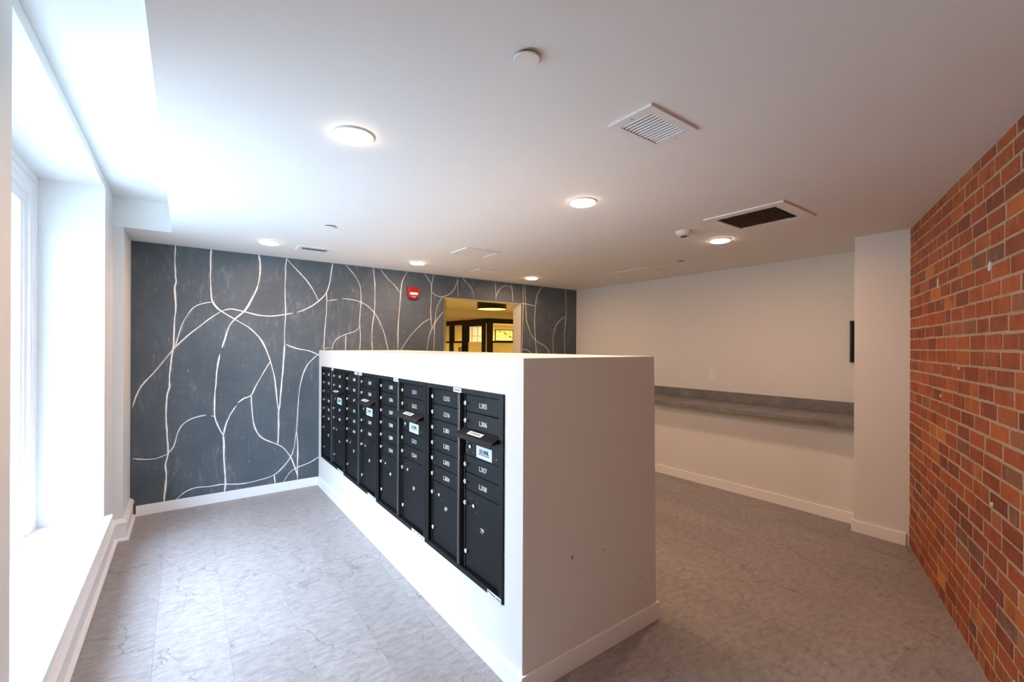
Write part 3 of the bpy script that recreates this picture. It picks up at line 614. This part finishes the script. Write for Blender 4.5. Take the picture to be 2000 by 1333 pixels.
cabinet(4.163, 5.005, ['G01', 'G02', 'G03', 'G04', 'G05', 'G06'], ['G07', 'G08', 'A01', 'A02'], 'P12', '1P', 'black mailbox cabinet farthest along the half wall, beside the slate mural', [(0.40, 0.07)], False)
# ================================================================== COUNTER AND WALL FITTINGS
ct = empty('ledge_counter', (4.80, 3.2, 0.85), 'long grey laminate ledge counter along the right wall', 'counter')
def cpart(name, dims, bevel=0.003, m=M['counter']):
    x0, x1, a, b, z0, z1 = dims; return bxo(name, (x0 - 4.80, x1 - 4.80, a - 3.2, b - 3.2, z0 - 0.85, z1 - 0.85), m, ct, bevel=bevel)
cpart('worktop', (4.500, 5.128, 1.2725, 5.165, 0.8485, 0.891)); cpart('backsplash', (5.108, 5.128, 1.2725, 5.165, 0.8915, 1.000), 0.001); cpart('end_splash', (4.52, 5.107, 1.2725, 1.290, 0.8915, 0.985), 0.001)
ot = empty('wall_outlet', (5.13, 2.862, 1.188), 'white double power outlet on the wall above the grey ledge', 'outlet')
bxo('cover_plate', (-0.007, 0, -0.040, 0.040, -0.060, 0.060), M['white'], ot, bevel=0.002)
for zc in (0.021, -0.021):
    bm = bmesh.new(); box(bm, -0.0095, -0.007, -0.017, 0.017, zc - 0.014, zc + 0.014); r = obj('socket', bm, M['white'], ot, bevel=0.001)
    bm = bmesh.new(); box(bm, -0.0099, -0.0094, -0.008, -0.0055, zc - 0.002, zc + 0.007); box(bm, -0.0099, -0.0094, 0.0055, 0.008, zc - 0.002, zc + 0.007); cyl(bm, (-0.0094, 0, zc - 0.008), (-1, 0, 0), 0.0025, 0.0005, 8); obj('socket_slots', bm, M['void'], r)
pn = empty('wall_panel', (5.13, 1.38, 1.582), 'flat black rectangular panel on the right wall, half hidden by the pier', 'panel')
bxo('panel_body', (-0.030, -0.001, -0.106, 0.106, -0.20, 0.20), M['blacksmooth'], pn, bevel=0.003); bxo('panel_face', (-0.032, -0.030, -0.095, 0.095, -0.189, 0.189), M['void'], pn)
# fire alarm strobe on the mural
fa = empty('fire_alarm', (2.268, MY(2.268), 2.10), 'red fire alarm strobe with white lens, fixed high on the mural', 'alarm')
bm = bmesh.new(); prof = [(-0.070, 0.150), (0.070, 0.150), (0.070, 0.028), (0.050, 0.010), (0.020, 0.002), (-0.020, 0.002), (-0.050, 0.010), (-0.070, 0.028)]
prism(bm, [(x, 0, z) for x, z in prof], (0, -0.042, 0)); obj('alarm_body', bm, M['red'], fa, bevel=0.006)
bm = bmesh.new(); box(bm, -0.052, 0.052, -0.052, -0.0415, 0.052, 0.082); ln = obj('strobe_lens', bm, M['lens'], fa, bevel=0.004, label='clear strobe lens')
bm = bmesh.new(); [box(bm, x, x + 0.014, -0.0535, -0.0515, 0.056, 0.078) for x in (-0.044, -0.016, 0.012, 0.034)]; obj('strobe_reflector', bm, M['ink'], ln)
place_text('alarm_lettering', 'FIRE', 0.022, M['ink'], (0, -0.0425, 0.030), (1, 0, 0), (0, 0, 1), fa, spacing=1.35)
# ================================================================== CEILING FITTINGS
CZ = 2.44
def lamp(x, y, label, dim=1.0):
    r = empty('downlight', (x, y, CZ), label, 'ceiling light', 'round ceiling downlights')
    bm = bmesh.new(); lathe(bm, (0, 0, 0), (0, 0, -1), [(0.086, 0.0), (0.086, 0.004), (0.083, 0.007), (0.080, 0.008)], 32); obj('trim_ring', bm, M['white'], r, smooth=True)
    bm = bmesh.new(); lathe(bm, (0, 0, -0.006), (0, 0, -1), [(0.0795, 0.0), (0.077, 0.007), (0.060, 0.013), (0.001, 0.017)], 32); obj('diffuser', bm, M['glow'], r, smooth=True, label='glowing white diffuser')
    area('downlight_beam', (0, 0, -0.030), (0, 0, -1), LAMP_W * dim, LAMP_COL, 0.12, parent=r)
lamp(0.59, 1.965, 'glowing round downlight nearest the windows, largest in the photo'); lamp(2.022, 1.990, 'glowing round downlight above the near end of the half wall')
lamp(0.600, 4.446, 'glowing round downlight close to the left end of the mural'); lamp(2.052, 4.534, 'glowing round downlight in front of the red fire alarm')
lamp(3.675, 1.990, 'glowing round downlight beside the smoke detector and dark grille'); lamp(3.724, 4.607, 'glowing round downlight in front of the lobby doorway')
lamp(0.590, -0.560, 'round downlight on the ceiling behind the camera, outside the photo', 0.6)
def disc(x, y, r, label):
    o = empty('sprinkler_cover', (x, y, CZ), label, 'sprinkler cover', 'round white sprinkler covers')
    bm = bmesh.new(); cyl(bm, (0, 0, 0), (0, 0, -1), r * 0.82, 0.008, 24); obj('cover_neck', bm, M['void'], o)
    bm = bmesh.new(); lathe(bm, (0, 0, -0.008), (0, 0, -1), [(r, 0), (r, 0.002), (r * .95, 0.004), (0.001, 0.0055)], 32); obj('cover_disc', bm, M['white'], o, smooth=True)
disc(0.868, 1.104, 0.043, 'round white sprinkler cover, large, beside the square white grille'); disc(0.894, 3.575, 0.043, 'small round white sprinkler cover behind the largest downlight'); disc(4.264, 2.746, 0.043, 'small round sprinkler cover near the right wall and access panel')
sd = empty('smoke_detector', (3.175, 2.016, CZ), 'white domed smoke detector beside the dark ceiling grille', 'smoke detector')
bm = bmesh.new(); lathe(bm, (0, 0, 0), (0, 0, -1), [(0.062, 0), (0.062, 0.012), (0.056, 0.020), (0.040, 0.034), (0.030, 0.038)], 28); obj('detector_base', bm, M['white'], sd, smooth=True)
bm = bmesh.new(); lathe(bm, (0, 0, -0.038), (0, 0, -1), [(0.026, 0), (0.026, 0.006), (0.018, 0.010), (0.001, 0.011)], 20); obj('sensor_chamber', bm, M['alu'], sd, smooth=True)
def grille(name, x0, x1, y0, y1, ix0, ix1, iy0, iy1, n, along, label, tilt, slat_m, void_m, cat='vent', screws=()):
    cx, cy = (x0 + x1) / 2, (y0 + y1) / 2; g = empty(name, (cx, cy, CZ), label, cat)
    bm = bmesh.new(); z0, z1 = -0.010, 0.0
    for d in ((x0, x1, y0, iy0), (x0, x1, iy1, y1), (x0, ix0, iy0, iy1), (ix1, x1, iy0, iy1)): box(bm, d[0] - cx, d[1] - cx, d[2] - cy, d[3] - cy, z0, z1)
    bmesh.ops.remove_doubles(bm, verts=list(bm.verts), dist=1e-5); obj('grille_frame', bm, M['whitemetal'], g)
    bxo('duct_backing', (ix0 - cx, ix1 - cx, iy0 - cy, iy1 - cy, -0.0022, -0.0012), void_m, g)
    if along == 'y': me_l, p0, p1 = iy1 - iy0, ix0, ix1
    else: me_l, p0, p1 = ix1 - ix0, iy0, iy1
    pitch = (p1 - p0) / n
    bm = bmesh.new(); w = 0.0082; t = 0.0008
    c, s_ = math.cos(tilt), math.sin(tilt); prof = [(-w / 2 * c - t * s_, -w / 2 * s_ + t * c), (w / 2 * c - t * s_, w / 2 * s_ + t * c), (w / 2 * c + t * s_, w / 2 * s_ - t * c), (-w / 2 * c + t * s_, -w / 2 * s_ - t * c)]
    L = me_l / 2 - 0.001
    if along == 'y': prism(bm, [(u, -L, v) for u, v in prof], (0, 2 * L, 0))
    else: prism(bm, [(-L, u, v) for u, v in prof], (2 * L, 0, 0))
    bmesh.ops.recalc_face_normals(bm, faces=list(bm.faces)); me = bpy.data.meshes.new('slat'); bm.to_mesh(me); bm.free(); me.materials.append(slat_m)
    for i in range(n):
        q = p0 + pitch * (i + 0.5); o = bpy.data.objects.new('slat', me); COL.objects.link(o); o.parent = g
        o.location = (q - cx, 0 + (iy0 + iy1) / 2 - cy, -0.0062) if along == 'y' else ((ix0 + ix1) / 2 - cx, q - cy, -0.0062)
    for (sx, sy) in screws:
        bm = bmesh.new(); cyl(bm, (sx - cx, sy - cy, -0.010), (0, 0, -1), 0.0055, 0.002, 10); obj('screw', bm, M['steel'], g)
    return g
grille('supply_vent', 1.406, 1.720, 1.030, 1.241, 1.449, 1.690, 1.067, 1.211, 12, 'y', 'small white ceiling grille with pale slats, nearest the camera', -0.60, M['whitemetal'], M['void'], screws=((1.43, 1.139), (1.706, 1.13)))
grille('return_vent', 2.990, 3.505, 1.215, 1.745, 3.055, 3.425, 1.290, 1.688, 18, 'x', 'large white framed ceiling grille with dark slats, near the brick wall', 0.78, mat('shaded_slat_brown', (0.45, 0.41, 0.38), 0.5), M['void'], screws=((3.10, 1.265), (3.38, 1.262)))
grille('linear_vent', 0.837, 1.137, 4.403, 4.606, 0.875, 1.100, 4.452, 4.560, 14, 'y', 'narrow white ceiling vent beside the far left downlight', 0.8, M['whitemetal'], M['void'])
# recessed square diffuser and flat panels
def diffuser(x0, x1, y0, y1, label):
    cx, cy = (x0 + x1) / 2, (y0 + y1) / 2; hx, hy = (x1 - x0) / 2, (y1 - y0) / 2; g = empty('ceiling_diffuser', (cx, cy, CZ), label, 'vent')
    bm = bmesh.new()
    def ringq(a, za, b, zb):
        A = [(-hx + a, -hy + a, za), (hx - a, -hy + a, za), (hx - a, hy - a, za), (-hx + a, hy - a, za)]; Bq = [(-hx + b, -hy + b, zb), (hx - b, -hy + b, zb), (hx - b, hy - b, zb), (-hx + b, hy - b, zb)]
        for i in range(4): j = (i + 1) % 4; bm.faces.new([bm.verts.new(p) for p in (A[i], A[j], Bq[j], Bq[i])])
    ringq(0, 0, 0, -0.012); ringq(0, -0.012, 0.028, -0.012); ringq(0.028, -0.012, 0.034, -0.002)
    bmesh.ops.remove_doubles(bm, verts=list(bm.verts), dist=1e-5); obj('diffuser_frame', bm, M['whitemetal'], g)
    bxo('diffuser_plaque', (-hx + 0.052, hx - 0.052, -hy + 0.052, hy - 0.052, -0.007, -0.0015), M['whitemetal'], g, bevel=0.002); return g
diffuser(2.090, 2.478, 3.535, 3.850, 'square white plaque diffuser in the ceiling above the half wall')
g = empty('twin_panel_vent', (2.935, 4.53, CZ), 'small flat ceiling vent with two pale panes in front of the mural', 'vent')
bm = bmesh.new()
for d in ((-0.145, 0.145, -0.10, -0.085), (-0.145, 0.145, 0.085, 0.10), (-0.145, -0.13, -0.085, 0.085), (0.13, 0.145, -0.085, 0.085), (-0.006, 0.006, -0.085, 0.085)): box(bm, *d, -0.012, 0)
obj('vent_frame', bm, M['whitemetal'], g); bxo('pane', (-0.129, -0.007, -0.084, 0.084, -0.005, -0.001), M['white'], g); bxo('pane', (0.007, 0.129, -0.084, 0.084, -0.005, -0.001), M['white'], g)
g = empty('access_panel', (4.49, 3.43, CZ), 'flat square access panel in the ceiling near the right wall', 'access panel')
bm = bmesh.new(); [box(bm, *d, -0.006, 0) for d in ((-0.235, 0.235, -0.265, -0.25), (-0.235, 0.235, 0.25, 0.265), (-0.235, -0.22, -0.25, 0.25), (0.22, 0.235, -0.25, 0.25))]; obj('panel_frame', bm, M['ceil'], g)
bxo('panel_door', (-0.217, 0.217, -0.247, 0.247, -0.005, -0.001), M['ceil'], g)
# ================================================================== LOBBY BEYOND THE DOORWAY
bm = bmesh.new(); box(bm, 1.0, 10.3, 5.33, 9.5, 2.40, 2.6); obj('ceiling_lobby', bm, M['cream'], **ST)
bm = bmesh.new(); box(bm, 1.0, 10.3, 9.5, 14.2, 2.25, 2.6); obj('ceiling_lobby_far', bm, M['cream'], **ST)
bxo('wall_lobby_far', (1.0, 10.3, 14.0, 14.2, 0, 2.25), M['cream'], **ST); bxo('wall_lobby_left', (1.0, 1.2, 5.33, 14.0, 0, 2.40), M['cream'], **ST); bxo('wall_lobby_right', (10.1, 10.3, 5.33, 14.0, 0, 2.40), M['cream'], **ST)
bxo('wall_lobby_stub', (1.2, 3.40, 6.40, 6.55, 0, 2.40), M['cream'], **ST); bxo('wall_lobby_near', (5.4, 10.3, 5.20, 5.33, 0, 2.40), M['cream'], **ST)
dl = empty('drum_light', (4.62, 6.90, 2.40), 'round black drum ceiling light glowing yellow beyond the doorway', 'ceiling light')
bm = bmesh.new(); lathe(bm, (0, 0, 0), (0, 0, -1), [(0.275, 0), (0.275, 0.185), (0.268, 0.185), (0.268, 0.02)], 40); obj('drum_shade', bm, M['blacksmooth'], dl, smooth=True)
bm = bmesh.new(); cyl(bm, (0, 0, -0.176), (0, 0, -1), 0.266, 0.006, 40); obj('drum_diffuser', bm, M['drum_glow'], dl)
area('drum_beam', (0, 0, -0.19), (0, 0, -1), 240, LOBBY_COL, 0.5, parent=dl)
sp = empty('lobby_speaker', (3.55, 6.35, 2.40), 'small dark square fitting on the lobby ceiling', 'speaker')
bxo('speaker_body', (-0.07, 0.07, -0.06, 0.06, -0.03, 0), mat('tan_plastic', (0.25, 0.18, 0.10), 0.6), sp, bevel=0.005)
# black framed glazed office in the lobby
gx, gy = 6.275, 9.5
po = empty('glazed_office', (gx, gy, 0), 'black framed glass office standing in the yellow lobby', 'partition')
def gp(name, x0, x1, y0, y1, z0, z1, m=M['blacksmooth'], par=po): return bxo(name, (x0 - gx, x1 - gx, y0 - gy, y1 - gy, z0, z1), m, par)
gp('corner_post', 6.275, 6.40, 9.50, 9.60, 0, 2.12); gp('header', 6.275, 10.0, 9.50, 9.56, 2.12, 2.243); gp('rail', 6.40, 10.0, 9.505, 9.555, 1.615, 1.665); gp('post', 8.10, 8.18, 9.5, 9.56, 0, 2.12)
gp('pane', 6.40, 8.10, 9.525, 9.533, 1.665, 2.12, M['glass']); gp('pane', 8.18, 10.0, 9.525, 9.533, 1.665, 2.12, M['glass']); gp('frosted_panel', 6.40, 8.10, 9.525, 9.535, 0, 1.615, M['film']); gp('frosted_panel', 8.18, 10.0, 9.525, 9.535, 0, 1.615, M['film'])
gp('header', 6.275, 6.335, 9.60, 13.95, 2.12, 2.243); gp('post', 6.275, 6.335, 9.69, 9.85, 0, 2.12); gp('post', 6.275, 6.335, 10.56, 10.88, 0, 2.12); gp('post', 6.275, 6.335, 11.40, 11.62, 0, 2.12)
gp('pane', 6.30, 6.308, 10.88, 11.40, 1.665, 2.12, M['glass']); gp('frosted_panel', 6.30, 6.310, 10.88, 11.40, 0, 1.615, M['film']); gp('rail', 6.28, 6.33, 10.88, 11.40, 1.615, 1.665)
gp('pane', 6.30, 6.308, 11.62, 13.9, 1.665, 2.12, M['glass']); gp('frosted_panel', 6.30, 6.310, 11.62, 13.9, 0, 1.615, M['film']); gp('rail', 6.28, 6.33, 11.62, 13.9, 1.615, 1.665); gp('frosted_panel', 6.30, 6.31, 9.60, 9.69, 0, 2.12, M['film'])
d = empty('glass_door', (6.275 - gx, 9.85 - gy, 0)); d.parent = po
def gd(name, y0, y1, z0, z1, m): return bxo(name, (0.005, 0.05, y0 - 9.85, y1 - 9.85, z0, z1), m, d) if m is M['blacksmooth'] else bxo(name, (0.022, 0.030, y0 - 9.85, y1 - 9.85, z0, z1), m, d)
gd('door_header', 9.85, 10.56, 2.06, 2.12, M['blacksmooth']); gd('door_pane', 9.85, 10.56, 1.64, 2.06, M['glass']); gd('door_film', 9.85, 10.56, 0.0, 1.64, M['film'])
bxo('wall_office_back', (6.34, 10.1, 12.60, 12.70, 0, 2.25), M['cream'], **ST)
pc = empty('framed_picture', (8.955, 12.60, 1.905), 'framed pale picture with dark dashes on the office wall', 'picture')
bm = bmesh.new(); [box(bm, a, b, -0.03, 0, c, e) for a, b, c, e in ((-0.385, 0.385, 0.18, 0.205), (-0.385, 0.385, -0.205, -0.18), (-0.385, -0.36, -0.18, 0.18), (0.36, 0.385, -0.18, 0.18))]; obj('picture_frame', bm, M['blacksmooth'], pc)
bxo('picture_sheet', (-0.36, 0.36, -0.015, -0.001, -0.18, 0.18), mat('picture_paper', (0.85, 0.80, 0.62), 0.6), pc)
bm = bmesh.new()
for _ in range(26):
    x, z = random.uniform(-0.32, 0.26), random.uniform(-0.16, 0.15); w, h = random.uniform(0.03, 0.12), random.choice((0.008, 0.012, 0.02)) * (1.8 if z < -0.05 else 1); box(bm, x, x + w, -0.017, -0.015, z, z + h)
obj('picture_dashes', bm, mat('picture_ink', (0.10, 0.09, 0.07), 0.6), pc)
wn = empty('window_2', (7.76, 12.60, 1.90), kind='structure')
bxo('window_pane', (-0.31, 0.31, -0.008, -0.001, -0.32, 0.27), M['sky_pane'], wn)
bm = bmesh.new(); [box(bm, a, b, -0.02, -0.001, c, e) for a, b, c, e in ((-0.33, 0.33, 0.27, 0.30), (-0.33, -0.30, -0.32, 0.27), (0.30, 0.33, -0.32, 0.27), (-0.12, -0.10, -0.32, 0.27), (0.10, 0.12, -0.32, 0.27), (-0.30, 0.30, -0.05, -0.02))]; obj('window_muntins', bm, M['cream'], wn)
ol = empty('office_light', (8.9, 11.2, 2.25), 'small flush ceiling light inside the glazed office', 'ceiling light')
bm = bmesh.new(); lathe(bm, (0, 0, 0), (0, 0, -1), [(0.15, 0), (0.15, 0.02), (0.12, 0.03), (0.001, 0.035)], 24); obj('light_diffuser', bm, M['drum_glow'], ol, smooth=True)
area('office_beam', (0, 0, -0.05), (0, 0, -1), 170, LOBBY_COL, 0.25, parent=ol)
sg = empty('door_sign', (6.272, 10.93, 1.42), 'small black framed sign on the office side panel', 'sign')
bm = bmesh.new(); [box(bm, -0.015, 0, a, b, c, e) for a, b, c, e in ((-0.11, 0.11, 0.05, 0.07), (-0.11, -0.085, -0.07, 0.05), (0.085, 0.11, -0.07, 0.05), (-0.085, 0.085, -0.07, -0.05))]; obj('sign_frame', bm, M['blacksmooth'], sg); bxo('sign_face', (-0.008, -0.001, -0.085, 0.085, -0.05, 0.05), M['cream'], sg)
